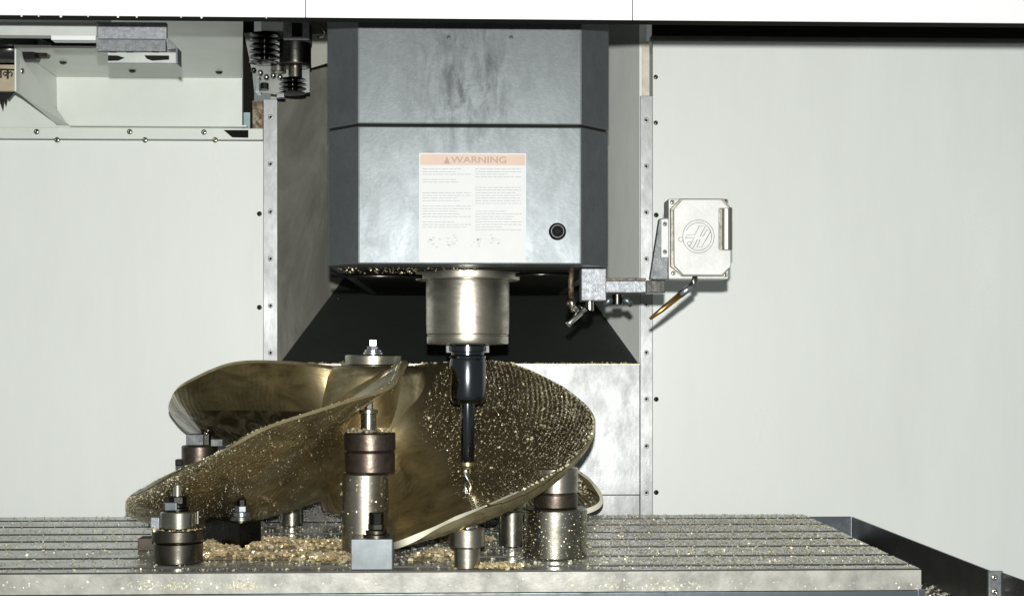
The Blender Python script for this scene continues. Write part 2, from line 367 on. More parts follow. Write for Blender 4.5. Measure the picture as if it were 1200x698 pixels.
sidewall('recess_wall_left', xL0 - .001, xL2 - .001, RECESS_L, -1, 'grimy left side sheet of the recess behind the head')
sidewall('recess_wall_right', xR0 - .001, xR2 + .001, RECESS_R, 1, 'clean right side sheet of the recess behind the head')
struct(box('recess_back', xL2 - .02, xR2 + .02, YB2 + .003, YB2 + .02, z2 - .1, ztop, BLACK), 'dark back of the recess', 'wall')
# dark gap above right panel: angle rail and black backing
struct(box('upper_backing', xsr1 + .004, xr1, YW + .03, YW + .04, ztopR - .05, 1.2, VOID), 'black backing above the right panel', 'wall')
gr = struct(box('gap_rail', at(762, 46, YW).x, xr1, YW - .01, YW + .015, at(980, 49.5, YW).z, at(980, 45, YW).z, RAIL, None, .001), 'thin dark rail along the top of the right panel', 'rail')
struct(box('ceiling', xl0, xr1, -.21, 2.0, 1.21, 1.23, HOOD), 'unseen pale roof of the machine enclosure', 'ceiling')  # unseen roof, coloured pale to bounce soft light onto the right blade
# header over the door opening
YH = -0.25
hz = at(600, 22.5, YH).z
hdr = thing('door_header', 'bright white header beam across the top of the opening', 'header', (0, YH, hz)); del hdr['category']; struct(hdr)
for a, b in ((-560, 357.6), (358.4, 741), (741.8, 1760)):
    pa = at(a, 20, YH); pb = at(b, 20, YH)
    box('header_panel', pa.x, pb.x, YH, YH + .003, hz, hz + .32, HEADER, hdr, .0008)
box('header_flange', at(-560, 20, YH).x, at(1760, 20, YH).x, YH + .0035, YH + .03, hz + .001, hz + .32, VOID, hdr)
for px in (25, 45, 71, 103, 138, 160, 212, 236, 312, 360, 585, 672, 760, 802, 861):
    p = at(px, 23, YH + .002); r = random.uniform(.0009, .0024)
    lathe('drip', (p.x, YH + .003, hz - .0003), [(r * .9, .0005), (r, -r * .3), (r * .6, -r * .9), (r * .1, -r * 1.05)], HEADER if px < 345 else VOID, hdr, 10)

# ================================================================== MILLING TABLE
xtr = at(1078, 667, 0).x; xtl = at(-330, 667, 0).x
slots = [ground(60, y).y for y in (610, 617.3, 626, 634.3, 643.3, 654.3, 665.7)]
yback = ground(60, 605.5).y
tbl = thing('milling_table', 'grey slotted milling table strewn with bronze chips', 'table', ((xtl + xtr) / 2, .35, -.03))
edges = [yback] + slots + [0.0]
SW = .0105
for i in range(len(edges) - 1):
    y1 = edges[i] - (SW if i > 0 else 0); y0 = edges[i + 1] + (SW if i < len(edges) - 2 else 0)
    rib = box('table_rib', xtl, xtr, y0, y1, -.029, 0, TABLE, tbl, .0006); rib.data.materials.append(SLOT)
    for p_ in rib.data.polygons:
        if abs(p_.normal.y) > .35: p_.material_index = 1
box('table_bed', xtl, xtr, .0015, yback, -.055, -.0295, BLK_STEEL, tbl)
zf = at(600, 693, 0).z
box('front_face', xtl, xtr + .001, -.004, -.0005, zf, -.002, FRONT, tbl, .0008)
box('apron', xtl, xtr - .004, -.006, .25, zf - .12, zf - .0008, BLUED, tbl, .001)
box('end_stop', at(1072, 690, 0).x, at(1081, 690, 0).x, -.014, -.0065, zf - .05, zf + .002, BLUED, tbl, .001)
# chip tray at the right end
tray = thing('chip_tray', 'black sided chip tray beyond the right end of the table', 'tray', (xtr + .1, .3, -.09))
ra = at(998, 605, .72); rb = at(1158, 667.5, 0.0)
def wall_seg(name, p, q, h, th, m, parent):
    d = (q - p); nrm = Vector((d.y, -d.x, 0)).normalized() * th
    a = [p, q, q - Vector((0, 0, h)), p - Vector((0, 0, h))]
    return from_bm(name, prism_bm(a, [v + nrm for v in a], .0006, 1), m, parent)
wall_seg('side_rail', ra, rb, .075, -.003, RAIL, tray)
rc = at(1290, 712, -.30)
wall_seg('side_rail', rb + Vector((.016, -.004, -.002)), rc, .075, -.003, RAIL, tray)
box('rear_rail', at(938, 606, .72).x, ra.x - .001, .72, .723, -.08, ra.z + .0005, BLUED, tray, .0005)
pp = at(1157, 668, -.003)
box('corner_post', pp.x, at(1174, 668, -.003).x, -.009, -.003, -.12, pp.z, CAST, tray, .001)
for py in (676, 692.5): screw(at(1165, py, -.0095), .0048, tray, BRIGHT, 'bolt')
tf = [(xtr + .002, .719, -.07), (xtr + .002, -.2, -.07), (rb.x + .1, -.2, -.07), (rb.x - .002, 0, -.07), (ra.x - .004, .719, -.07)]
from_bm('tray_floor', prism_bm(tf, [(x, y, z - .004) for x, y, z in tf]), BLUED, tray)

# ================================================================== PROPELLER
HX, HY = -0.163, 0.390
CTRL = [(0.070, 36, 0.300), (0.165, 24.1, 0.311), (0.249, 14.6, 0.308), (0.326, 8.4, 0.274), (0.362, -4.8, 0.248), (0.404, -19.0, 0.215),
        (0.419, -30.5, 0.174), (0.421, -52, 0.120), (0.422, -69, 0.080), (0.402, -79, 0.045), (0.30, -81.5, 0.028), (0.18, -84, 0.045), (0.066, -90, 0.080)]
def crom(P, u):
    n = len(P) - 1; x = min(max(u * n, 0), n - 1e-6); i = int(x); t = x - i
    g = lambda k: Vector(P[k]) if 0 <= k <= n else (2 * Vector(P[0]) - Vector(P[1]) if k < 0 else 2 * Vector(P[n]) - Vector(P[n - 1]))
    a, b, c, d = g(i - 1), g(i), g(i + 1), g(i + 2)
    return .5 * (2 * b + (c - a) * t + (2 * a - 5 * b + 4 * c - d) * t * t + (3 * b - a - 3 * c + d) * t ** 3)
UT = 0.6
# arc-length tables so both edges run evenly to the tip
def arctab(u0, u1, n=120):
    pts = []
    for i in range(n + 1):
        u = u0 + (u1 - u0) * i / n; r, th, z = crom(CTRL, u); pts.append((u, Vector((r * math.cos(R(th)), r * math.sin(R(th)), z))))
    acc = [0]
    for i in range(n): acc.append(acc[-1] + (pts[i + 1][1] - pts[i][1]).length)
    return [p[0] for p in pts], [a / acc[-1] for a in acc]
TH, TL = arctab(0, UT), arctab(1, UT)
def uat(T, s):
    us, ac = T
    for i in range(len(ac) - 1):
        if ac[i + 1] >= s: return us[i] + (us[i + 1] - us[i]) * (s - ac[i]) / max(1e-9, ac[i + 1] - ac[i])
    return us[-1]
def mid(s, v):
    h = crom(CTRL, uat(TH, s)); l = crom(CTRL, uat(TL, s))
    r, th, z = h + (l - h) * v
    bul = 4 * v * (1 - v)
    chord = (abs(h[1] - l[1])) * math.pi / 180 * max(r, .05)
    r2 = r + .0 * bul
    z -= 0.020 * bul * min(1, chord / .4)          # hollow of the driving face
    a = R(th); return Vector((r2 * math.cos(a), r2 * math.sin(a), z))
def lerp(a, b, t): return a + (b - a) * t
def thick(s, v, rr):
    bul = 4 * v * (1 - v)
    edge = lerp(.0055, .0120, v) - .0025 * s * v
    root = .10 * math.exp(-max(0, rr - .085) / .055) * (0.06 + .94 * bul)
    return edge + .016 * (1 - s) * bul + root
NS, NV = 64, 40
def blade_grids():
    top = []; bot = []
    for i in range(NS + 1):
        s = (i / NS) * .992; rt = []; rb_ = []
        for j in range(NV + 1):
            v = j / NV; e = 1e-3
            p = mid(s, v)
            ds = mid(min(s + e, .995), v) - mid(max(s - e, 0), v); dv = mid(s, min(v + e, 1)) - mid(s, max(v - e, 0))
            n = ds.cross(dv).normalized()
            if n.z < 0: n = -n
            t = thick(s, v, math.hypot(p.x, p.y)) / 2
            rt.append(p + n * t); rb_.append(p - n * t)
        top.append(rt); bot.append(rb_)
    return top, bot
GT, GB = blade_grids()
def blade_mesh():
    V = []; F = []; idx = []
    W = NV + 1
    for g in (GT, GB):
        for row in g: V += [tuple(p) for p in row]
    o2 = (NS + 1) * W
    for i in range(NS):
        for j in range(NV):
            a = i * W + j
            F.append((a, a + 1, a + W + 1, a + W)); F.append((o2 + a, o2 + a + W, o2 + a + W + 1, o2 + a + 1))
    nf = len(F)
    for i in range(NS):
        for j in (0, NV):
            a = i * W + j; q = (a, a + W, o2 + a + W, o2 + a); F.append(q if j == 0 else q[::-1])
    for j in range(NV):
        a = NS * W + j; F.append((a, a + 1, o2 + a + 1, o2 + a))
    me = bpy.data.meshes.new('blade'); me.from_pydata(V, [], F); me.update()
    bm = bmesh.new(); bm.from_mesh(me); bmesh.ops.recalc_face_normals(bm, faces=bm.faces); bm.to_mesh(me); bm.free()
    me.materials.append(BRONZE); me.materials.append(EDGE); me.materials.append(EDGE2)
    for k, p in enumerate(me.polygons): p.use_smooth = True; p.material_index = 0 if k < nf else (1 if (k >= nf + 2 * NS or (k - nf) % 2 == 1) else 2)
    me.set_sharp_from_angle(angle=R(40))
    return me
prop = thing('boat_propeller', 'large four bladed bronze boat propeller lying flat on the milling table', 'propeller', (HX, HY, 0))
BM = blade_mesh()
ROT = {'B': 0, 'A': -90, 'C': 180, 'D': 90}
for k, lab in (('A', 'blade at the front left, underside ridged by the cutter'), ('B', 'blade under the cutter, covered in chips'), ('C', 'raised blade at the rear left'), ('D', 'blade mostly hidden at the rear right')):
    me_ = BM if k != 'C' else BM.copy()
    if k == 'C': me_.materials[0] = BRONZE_TWO_TONE
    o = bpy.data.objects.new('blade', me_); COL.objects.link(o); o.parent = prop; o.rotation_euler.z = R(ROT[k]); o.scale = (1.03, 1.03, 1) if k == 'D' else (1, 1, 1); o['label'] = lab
lathe('hub', (HX, HY, 0), [(.05, .045), (.088, .05), (.092, .06), (.098, .12), (.100, .2), (.097, .25), (.092, .285), (.085, .300), (.076, .304), (.03, .305)], BRONZE, prop, 72, sharp=R(50))
def blade_pt(k, s, v, side):
    g = GT if side > 0 else GB
    x = min(s, .9999) * NS; y = min(v, .9999) * NV; i = int(x); j = int(y); fx = x - i; fy = y - j
    p = (g[i][j] * (1 - fx) + g[i + 1][j] * fx) * (1 - fy) + (g[i][j + 1] * (1 - fx) + g[i + 1][j + 1] * fx) * fy
    n = (g[i + 1][j] - g[i][j]).cross(g[i][j + 1] - g[i][j])
    n = n.normalized() if n.length > 1e-12 else Vector((0, 0, 1))
    if n.z * side < 0: n = -n
    M = Matrix.Rotation(R(ROT[k]), 3, 'Z')
    return M @ p + Vector((HX, HY, 0)), M @ n
# where the cutter meets the blade
best = None
for i in range(80):
    for j in range(80):
        p, n = blade_pt('B', i / 80, j / 80, 1); q = proj(p); d = (q[0] - 548.5) ** 2 + (q[1] - 577) ** 2
        if best is None or d < best[0]: best = (d, p)
TIP = best[1]; YS = TIP.y - .003
print('cutter tip', TIP, 'YS', YS)

# ================================================================== MILLING HEAD
YF = YS - .17
hl, hr = at(420, 200, YF).x, at(681, 200, YF).x
YC = YF + .05
hl2, hr2 = at(384.5, 200, YC).x, at(712.5, 200, YC).x
zb = at(550, 309.5, YF).z; zm = at(550, 147, YF).z; zt = 1.1
head = thing('spindle_unit', 'grey boxy milling machine head with warning sign and spindle', 'milling head', ((hl + hr) / 2, YS, zb))
def cover_piece(name, z0, z1, grow=0.0, m=GALV):
    g = grow
    out = [(hl2 - g, .98), (hl2 - g, YC), (hl - g * .5, YF - g), (hr + g * .5, YF - g), (hr2 + g, YC), (hr2 + g, .98)]
    return from_bm(name, prism_bm([(x, y, z0) for x, y in out], [(x, y, z1) for x, y in out], .0022, 2), m, head)
cover_piece('lower_cover', zb, zm - .0016)
cover_piece('cover_seam', zm - .006, zm + .006, -.004, VOID)
cover_piece('upper_cover', zm + .0016, zt, .0012)
box('underside_plate', hl2 + .02, hr2 - .02, YC + .03, .9, zb - .003, zb - .0005, VOID, head, .001)
# rivets of the upper cover
for px, py in ((526, 44), (599, 44)): screw(at(px, py, YF - .0015), .003, head, GALV, 'rivet')
# sign
sg = slab('warning_sign', 491, 616.5, 179.5, 307, YF - .0012, .0008, PAPER, head)
sg['label'] = 'faded white warning sign with pale orange heading band'
slab('heading_band', 492.5, 615.5, 181, 193.5, YF - .0015, .0002, ORANGE, sg)
def text(name, s, px, py, Y, hpx, m, parent, align='CENTER', bold=0.0, width=None):
    cu = bpy.data.curves.new(name, 'FONT'); cu.body = s; cu.size = 1; cu.align_x = align; cu.extrude = 0; cu.offset = bold
    t = bpy.data.objects.new(name, cu); COL.objects.link(t)
    dg = bpy.context.evaluated_depsgraph_get(); me = bpy.data.meshes.new_from_object(t.evaluated_get(dg)); bpy.data.objects.remove(t)
    xs = [v.co.x for v in me.vertices]; ys = [v.co.y for v in me.vertices]
    c = at(px, py, Y); mpx = sc(Y, px); k = hpx * mpx / (max(ys) - min(ys)); kx = k if not width else width * mpx / (max(xs) - min(xs))
    og = origin(parent)
    for v in me.vertices:
        x, y = v.co.x, v.co.y
        v.co = Vector((c.x + (x - (max(xs) + min(xs)) / 2) * kx, Y, c.z + (y - (max(ys) + min(ys)) / 2) * k)) - og
    return link(name, me, m, parent)
text('heading', 'WARNING', 561, 187.3, YF - .0018, 7.6, PRINTW, sg, bold=.012, width=65)
# alert triangle beside the heading
tri = [at(x, y, YF - .0018) for x, y in ((520, 192), (527.5, 192), (523.7, 183))]
mesh('alert_triangle', tri, [(0, 1, 2)], PRINTW, sg)
def print_line(px0, px1, py, h=.55):
    a = at(px0, py - h / 2, YF - .0016); b = at(px1, py + h / 2, YF - .0016)
    return [(a.x, a.y, a.z), (b.x, a.y, a.z), (b.x, a.y, b.z), (a.x, a.y, b.z)]
V = []; F = []
rnd = random.Random(3)
for colx, xe in ((495, 552), (557, 611)):
    y = 198
    while y < 272:
        if rnd.random() < .8:
            x = colx
            xe2 = xe - rnd.uniform(0, 22) * (rnd.random() < .5)
            while x < xe2:
                wl = rnd.uniform(2.5, 9); i = len(V); V += print_line(x, min(x + wl, xe2), y, .8); F.append((i, i + 1, i + 2, i + 3)); x += wl + 1.0
        y += 3.1
for cx, cy in ((508, 284), (529, 281), (557, 285), (580, 281)):
    for _ in range(9):
        x = cx + rnd.uniform(-7, 6); i = len(V); V += print_line(x, x + rnd.uniform(1, 4), cy + rnd.uniform(-7, 7), 1.0); F.append((i, i + 1, i + 2, i + 3))
mesh('small_print', V, F, PRINT, sg)
# round black knob
kc = at(653, 271.5, YF)
kn = lathe('knob', kc, [(.0125, 0), (.0130, .004), (.0115, .0075), (.0095, .0085), (.0088, .006), (.006, .0065), (.0045, .0085), (.001, .009)], KNOB, head, 32, 'Y')
tube('knob_ring', [(kc.x + .0092 * math.cos(t), kc.y - .0086, kc.z + .0092 * math.sin(t)) for t in [2 * math.pi * i / 30 for i in range(31)]], .0006, CASTB, kn, 6, False)
# spindle
mp = sc(YS, 548); sx = at(548, 350, YS).x
def zs(py): return at(548, py, YS).z
sp = lathe('spindle_flange', (sx, YS, 0), [(60.5 * mp, zs(328.5)), (61 * mp, zs(327)), (61 * mp, zs(316)), (60 * mp, zs(314)), (60 * mp, zs(300))], STEEL, head, 64)
lathe('spindle_nose', (sx, YS, 0), [(26 * mp, zs(404)), (47 * mp, zs(403)), (48 * mp, zs(401.5)), (48 * mp, zs(394)), (47.3 * mp, zs(393.3)), (47.3 * mp, zs(392.2)), (48.3 * mp, zs(391)), (48.8 * mp, zs(378)), (48.8 * mp, zs(333)), (48 * mp, zs(329))], STEEL, head, 64)
# clump of wet chips under the head: drops
drops_V = []
# coolant rail under head
tube('coolant_pipe', [at(388, 323, YC + .03), at(495, 324, YC + .03)], .0035, BLK_STEEL, head)
tube('coolant_pipe', [at(604, 322, YC + .03), at(668, 321, YC + .03)], .003, BLK_STEEL, head)

# ------------------------------------------------------------------ tool
tool = thing('end_mill_in_holder', 'black tool holder with slim end mill cutting the bronze blade', 'milling tool', (sx, YS, TIP.z))
lathe('holder_flange', (sx, YS, 0), [(21 * mp, zs(420)), (21.5 * mp, zs(417)), (19.5 * mp, zs(415.5)), (19.5 * mp, zs(412.5)), (22.8 * mp, zs(411.5)), (22.8 * mp, zs(405.5)), (18 * mp, zs(404.3)), (18 * mp, zs(402))], TOOLBLK, tool, 48)
for a in (0, math.pi): box('drive_key', sx + math.cos(a) * 21.5 * mp - .005, sx + math.cos(a) * 21.5 * mp + .005, YS - .009, YS + .006, zs(413), zs(405), CAST, tool, .0006)
lathe('holder_body', (sx, YS, 0), [(9 * mp, zs(472.5)), (17.5 * mp, zs(471.5)), (20.6 * mp, zs(467.5)), (21.6 * mp, zs(464)), (21.6 * mp, zs(424)), (20.5 * mp, zs(420.2))], TOOLBLK, tool, 48)
lathe('shank', (sx, YS, 0), [(7.6 * mp, zs(541)), (8.2 * mp, zs(540)), (8.2 * mp, zs(471))], TOOLBLK, tool, 32)
lathe('collar', (sx, YS, 0), [(7.0 * mp, zs(546.5)), (8.4 * mp, zs(545)), (8.4 * mp, zs(541.2))], mat('gold_collar', (.55, .45, .26), 1, .35), tool, 32)
# fluted cutter: twisted two-lobed section
Vc = []; Fc = []; ns, nseg = 24, 24
z_hi, z_lo = zs(546), TIP.z - .001
for i in range(ns + 1):
    z = lerp(z_hi, z_lo, i / ns); tw = i / ns * 3.4
    for j in range(nseg):
        a = 2 * math.pi * j / nseg
        rr = (5.0 + 1.9 * math.cos(2 * a) + .5 * math.cos(6 * a)) * mp
        if i < 4: rr = lerp(6.4 * mp, rr, i / 4)
        if i > ns - 3: rr *= 1 - .14 * (i - ns + 2)
        Vc.append((sx + rr * math.cos(a + tw), YS + rr * math.sin(a + tw), z))
for i in range(ns):
    for j in range(nseg):
        k = (j + 1) % nseg; Fc.append((i * nseg + j, (i + 1) * nseg + j, (i + 1) * nseg + k, i * nseg + k))
Fc.append(tuple(ns * nseg + j for j in range(nseg)))
mesh('cutter', Vc, Fc, STEEL2, tool, True)

# ------------------------------------------------------------------ coolant box on its arm
YA = YC + .03
arm = thing('coolant_nozzle_box', 'pale cast box with round emblem on an arm right of the head', 'coolant box', at(820, 327, YA))
slab('arm_bar', 709, 757, 329, 342.5, YA + .004, .022, CASTB, arm, .001)
slab('arm_bar', 757.5, 779.5, 328.5, 343, YA + .002, .026, BLK_STEEL, arm, .001)
slab('bar_top_grime', 710, 757, 325.5, 328.7, YA + .006, .018, RUST2, arm, .0008)
plate('bracket', [(762, 327), (783, 327), (783, 254.5), (773, 256)], YA + .006, .02, CAST, arm, .0012)
hp = slab('hinge_plate', 775, 783.5, 256.5, 301.5, YA + .001, .004, BOXMAT, arm, .001)
for py in (262.5, 295): screw(at(779.2, py, YA + .0008), .0036, hp, CASTB, 'screw')
slab('box_base', 783.5, 854, 232.5, 327, YA + .006, .055, BOXMAT, arm, .003)
plate('gasket_edge', [(786, 244), (797, 232.8), (848, 232.8), (856, 243), (856.5, 312), (847, 323.5), (800, 323.5), (786, 312)], YA - .004, .012, BOXD, arm, .001)
bx = plate('box_cover', [(790, 245), (800, 233.5), (845, 233.5), (855, 244), (843.5, 244), (842.5, 246), (842.5, 291), (844, 293), (856.5, 293), (856.5, 312), (846, 322), (801, 322), (790.5, 311)], YA - .016, .015, BOXMAT, arm, .0014)
c0 = at(851, 268, YA + .002)
cyl('roller', (c0.x, c0.y + .0, at(851, 293, YA).z), 7.2 * sc(YA), 50 * sc(YA), mat('roller_metal', (.42, .42, .36), 1, .4), arm, .001)
for px, py in ((787.8, 236.8), (850.5, 236), (789, 320), (850, 322)): screw(at(px, py, YA + .0055), .0034, arm, STEEL2, 'screw')
# emblem: thin raised outline ring with slanted letter bars
YE = YA - .0162
def P2(zx, zy): return at(760 + zx / 5.818, 220 + zy / 5.818, YE)
EM = mat('emblem_relief', (.25, .25, .24), .2, .5)
def emb(name, pts, close=True, rad=.00055):
    q = [P2(*p) for p in pts]
    if close: q.append(q[0])
    tube(name, q, rad, EM, bx, 6, False)
emb('emblem_ring', [(340 + 107 * math.cos(t), 332 + 113 * math.sin(t)) for t in [2 * math.pi * i / 36 for i in range(36)]])
emb('emblem_ring', [(340 + 90 * math.cos(t), 332 + 95 * math.sin(t)) for t in [R(205) + R(300) * i / 30 for i in range(31)]], False)
emb('emblem_bar', [(345, 262), (388, 262), (352, 330), (372, 330), (398, 285), (425, 295), (362, 405), (330, 405), (352, 355), (332, 355), (303, 412), (280, 400), (312, 340), (250, 340), (262, 322), (315, 322)])
emb('emblem_dot', [(278 + 13 * math.cos(t), 380 + 13 * math.sin(t)) for t in [2 * math.pi * i / 14 for i in range(14)]])
emb('emblem_dot', [(220 + 15 * math.cos(t), 352 + 15 * math.sin(t)) for t in [2 * math.pi * i / 14 for i in range(14)]])
# wing nut under the bar
wn = at(724, 346, YA)
wnp = cyl('wing_nut', (wn.x, wn.y + .008, at(724, 356.5, YA).z), .008, .016, BLK_STEEL, arm)
for s_, a0, a1 in ((-1, 718, 708.5), (1, 729, 740.5)):
    tube('wing', [at(a0, 351, YA + .004), at((a0 + a1) / 2, 352, YA + .004), at(a1, 358, YA + .004)], [.004, .0062, .004], BLUED, wnp, 10)
# nozzle pipe below the box
nz = thing('brass_nozzle', 'thin brass coolant nozzle angled down from the pale box', 'nozzle', at(813, 330, YA))
tube('elbow', [at(814, 322, YA + .01), at(814, 330, YA + .008), at(811, 335, YA + .006)], .0055, STEEL2, nz)
tube('hex_fitting', [at(812, 333.5, YA + .004), at(797, 345.5, YA + .004)], .0062, ZINC, nz, 6)
tube('brass_tube', [at(799, 344, YA + .004), at(776, 362.5, YA + .004), at(761.5, 373.5, YA + .004)], [.0052, .0042, .0026], BRASS, nz)
# clamp with steel nozzle left of the arm
cl = thing('nozzle_clamp', 'speckled grey clamp block with small steel nozzle under the head', 'clamp', at(697, 352, YA))
slab('clamp_block', 681.5, 710.5, 314.5, 352, YA - .012, .04, CASTB, cl, .0015)
cyl('foot', (at(691, 358, YA).x, YA, at(691, 364, YA).z), .0062, .0145, STEEL2, cl)
tube('rusty_pipe', [at(669.5, 311, YA), at(669, 330, YA), at(669.5, 352, YA)], .0042, RUST2, cl, 10)
tube('elbow', [at(668.5, 350, YA), at(668.5, 357, YA), at(672, 361, YA - .002), at(678, 363, YA - .006)], [.0068, .0072, .0066, .005], STEEL2, cl, 16)
tube('nozzle', [at(686, 361.5, YA - .012), at(668, 377.5, YA - .012), at(665, 380.5, YA - .012)], [.0042, .0042, .0048], BRIGHT, cl, 12)
tube('swivel', [at(675, 355, YA - .006), at(690, 367, YA - .006)], .0055, BLK_STEEL, cl, 12)

# ================================================================== HOOD AT UPPER LEFT
YHB, YHF = YW - .006, .56
hood = thing('sheet_metal_hood', 'pale riveted sheet metal hood on the wall, upper left', 'hood', at(170, 148, YHB))
p_bl = at(67, 91, YHB); p_fl = at(19, 55.5, YHF); zH = p_bl.z
zback0 = at(170, 147.5, YHB).z
xhr = at(284, 120, YHB).x
box('back_panel', p_bl.x, xhr, YHB - .004, YHB, zback0, zH, HOOD, hood)
YHF2 = .33
mesh_top = [(p_fl.x, YHF, zH), (at(112, 55, YHF).x, YHF, zH), (at(112, 30, YHF2).x + .03, YHF2, zH), (at(285, 28, YHF2).x, YHF2, zH), (xhr, YHB - .004, zH), (p_bl.x, YHB - .004, zH)]
from_bm('top_panel', prism_bm(mesh_top, [(x, y, z + .003) for x, y, z in mesh_top]), HOOD, hood)
lp_ = [(p_fl.x, YHF, zH - .0005), (p_bl.x, YHB - .004, zH - .0005), (p_bl.x + .002, YHB - .004, zback0), (at(83, 150, YHB - .02).x, YHB - .03, zback0 - .004), (at(19, 107, YHF).x, YHF, at(19, 107, YHF).z)]
from_bm('end_panel', prism_bm(lp_, [(x - .003, y, z) for x, y, z in lp_]), HOOD, hood)
box('front_lip', p_fl.x - .003, at(112, 55, YHF).x, YHF - .003, YHF - .0005, zH - .001, zH + .004, HEADER, hood)
box('bottom_lip', p_bl.x + .03, xhr + .012, YHB - .02, YHB - .0045, zback0 - .004, zback0 - .001, HOOD, hood)
# rivets on top panel (heads pointing down) and on end panel
def dome(name, p, nrm, r, m, parent):
    key = ('dome', r, m.name)
    if key not in _sc:
        V = []; F = []; seg = 12; prof = [(1, 0), (.85, .4), (.45, .6), (.05, .65)]
        for q, h in prof:
            for i in range(seg): a = 2 * math.pi * i / seg; V.append((r * q * math.cos(a), r * q * math.sin(a), r * h))
        for j in range(3):
            for i in range(seg): k = (i + 1) % seg; F.append((j * seg + i, j * seg + k, (j + 1) * seg + k, (j + 1) * seg + i))
        F.append(tuple(3 * seg + i for i in range(seg)))
        me = bpy.data.meshes.new(name); me.from_pydata(V, [], F); me.materials.append(m)
        for p_ in me.polygons: p_.use_smooth = True
        _sc[key] = me
    o = bpy.data.objects.new(name, _sc[key]); COL.objects.link(o); o.parent = parent; o.location = Vector(p) - origin(parent)
    o.rotation_euler = Vector((0, 0, 1)).rotation_difference(Vector(nrm)).to_euler(); return o
for px, py in ((74, 73), (155, 83), (256.5, 84.5)):
    g = ground(px, py, zH - .0006); dome('rivet', g, (0, 0, -1), .0075, DARKST, hood)
for t, zz in ((.12, .62), (.55, .5), (.93, .3)):
    a = lerp(Vector((p_fl.x, YHF, zH)), Vector((p_bl.x, YHB, zH)), t); dome('rivet', (a.x + .001, a.y, lerp(zback0, zH, zz)), (1, -.2, 0), .006, STEEL2, hood)
BEAM = mat('beam_paint', (.36, .385, .355), 0, .5, .1, 20)
# pale beam over the hood front and dark gap
beam = struct(slab('wall_beam', -60, 113, 26, 41.5, .0, .02, BEAM), 'pale beam behind header, upper left corner', 'beam')
beam2 = struct(slab('beam_flange', 60, 112, 42, 47, -.005, .02, HEADER), 'bright flange edge of the pale beam', 'beam')
struct(slab('dark_recess', -60, 64, 44, 104, .83, .009, VOID), 'dark opening behind the hood end', 'opening')
struct(slab('shaft_opening', 283, 297, 20, 163, YW + .012, .01, VOID), 'dark gap between the hood end and the rusty strip', 'opening')
bs = slab('blue_seal', 285.5, 293, 132, 160, YW - .002, .004, mat('pale_blue_seal', (.30, .42, .46), 0, .5, .2, 30), hood)
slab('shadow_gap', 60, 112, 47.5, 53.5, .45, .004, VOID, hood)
plate('drain_gap', [(262, 152.5), (291, 152.5), (291, 161.5), (272, 161)], YW - .0135, .001, VOID, hood)
# hinge bracket
hb = thing('hinge_bracket', 'dark grey slotted bracket hanging above the hood', 'bracket', at(160, 74, .01))
slab('bracket_face', 112.5, 194, 46.5, 60, .005, .012, CAST, hb, .001)
slab('bracket_top', 112.5, 195, 26, 45.5, .012, .01, CASTB, hb, .001)
pl = [at(126, 61.5, .002), at(207, 61.5, .002), at(207, 74, .002), at(126, 73.5, .002)]
from_bm('slotted_plate', prism_bm(pl, [p + Vector((0, .006, 0)) for p in pl], .0005, 1), mat('slotted_plate_paint', (.34, .36, .34), .1, .45, .15, 60), hb)
plate('slot', [(126.5, 65), (138, 65.3), (146, 68), (138, 71.2), (126.5, 71.5)], .0006, .001, VOID, hb)
plate('slot', [(169, 65), (198, 65.3), (198, 70), (178, 71.2), (172, 69)], .0006, .001, VOID, hb)
plate('side_gusset', [(194.5, 46), (197, 44.5), (208, 56), (208, 74), (206, 74), (206, 57), (196, 58)], .0, .03, CAST, hb, .0005)
for px in (132, 152, 182): slab('pin', px - 4, px + 4, 60.6, 61.6, -.001, .004, BLK_STEEL, hb)
# black tube entering from the left, with board and printed characters
tb = thing('black_hose', 'thick black hose end at the left edge above the board', 'hose', at(20, 58, .62))
tube('hose', [at(-40, 58, .62), at(44, 58, .62)], 15 * sc(.62), RUBBER, tb, 24)
tube('hose_cuff', [at(44, 57, .62), at(58, 60, .62)], [12 * sc(.62), 9 * sc(.62)], BROWN, tb, 24)
bd = thing('printed_board', 'brown board with black characters at the left edge', 'board', at(0, 106, .66))
slab('board', -40, 17, 76, 106.5, .66, .01, CARD, bd)
# characters: head line, stem, loops
def stroke(pts, rad=.0022): tube('character_stroke', [at(x, y, .6585) for x, y in pts], rad, INK, bd, 6)
stroke([(0, 81.5), (16.5, 82)], .0018)
stroke([(9, 82), (9, 92.5)])
stroke([(9, 86), (5.5, 84.5), (3.6, 86.5), (5.5, 89), (9, 87)], .0016)
stroke([(9, 86), (12.5, 84.5), (14.6, 86.5), (13, 90)], .0016)
stroke([(1, 82), (1, 91.5)], .0018)
# torn black rubber flap
fp = plate('rubber_flap', [(-40, 108), (18, 108), (14, 112), (10, 117), (8.5, 113.5), (6.5, 123), (4.5, 116), (3, 128), (0, 119), (-20, 130), (-40, 120)], .70, .004, RUBBER)
fp['label'] = 'torn black rubber flap hanging below the board'; fp['category'] = 'flap'

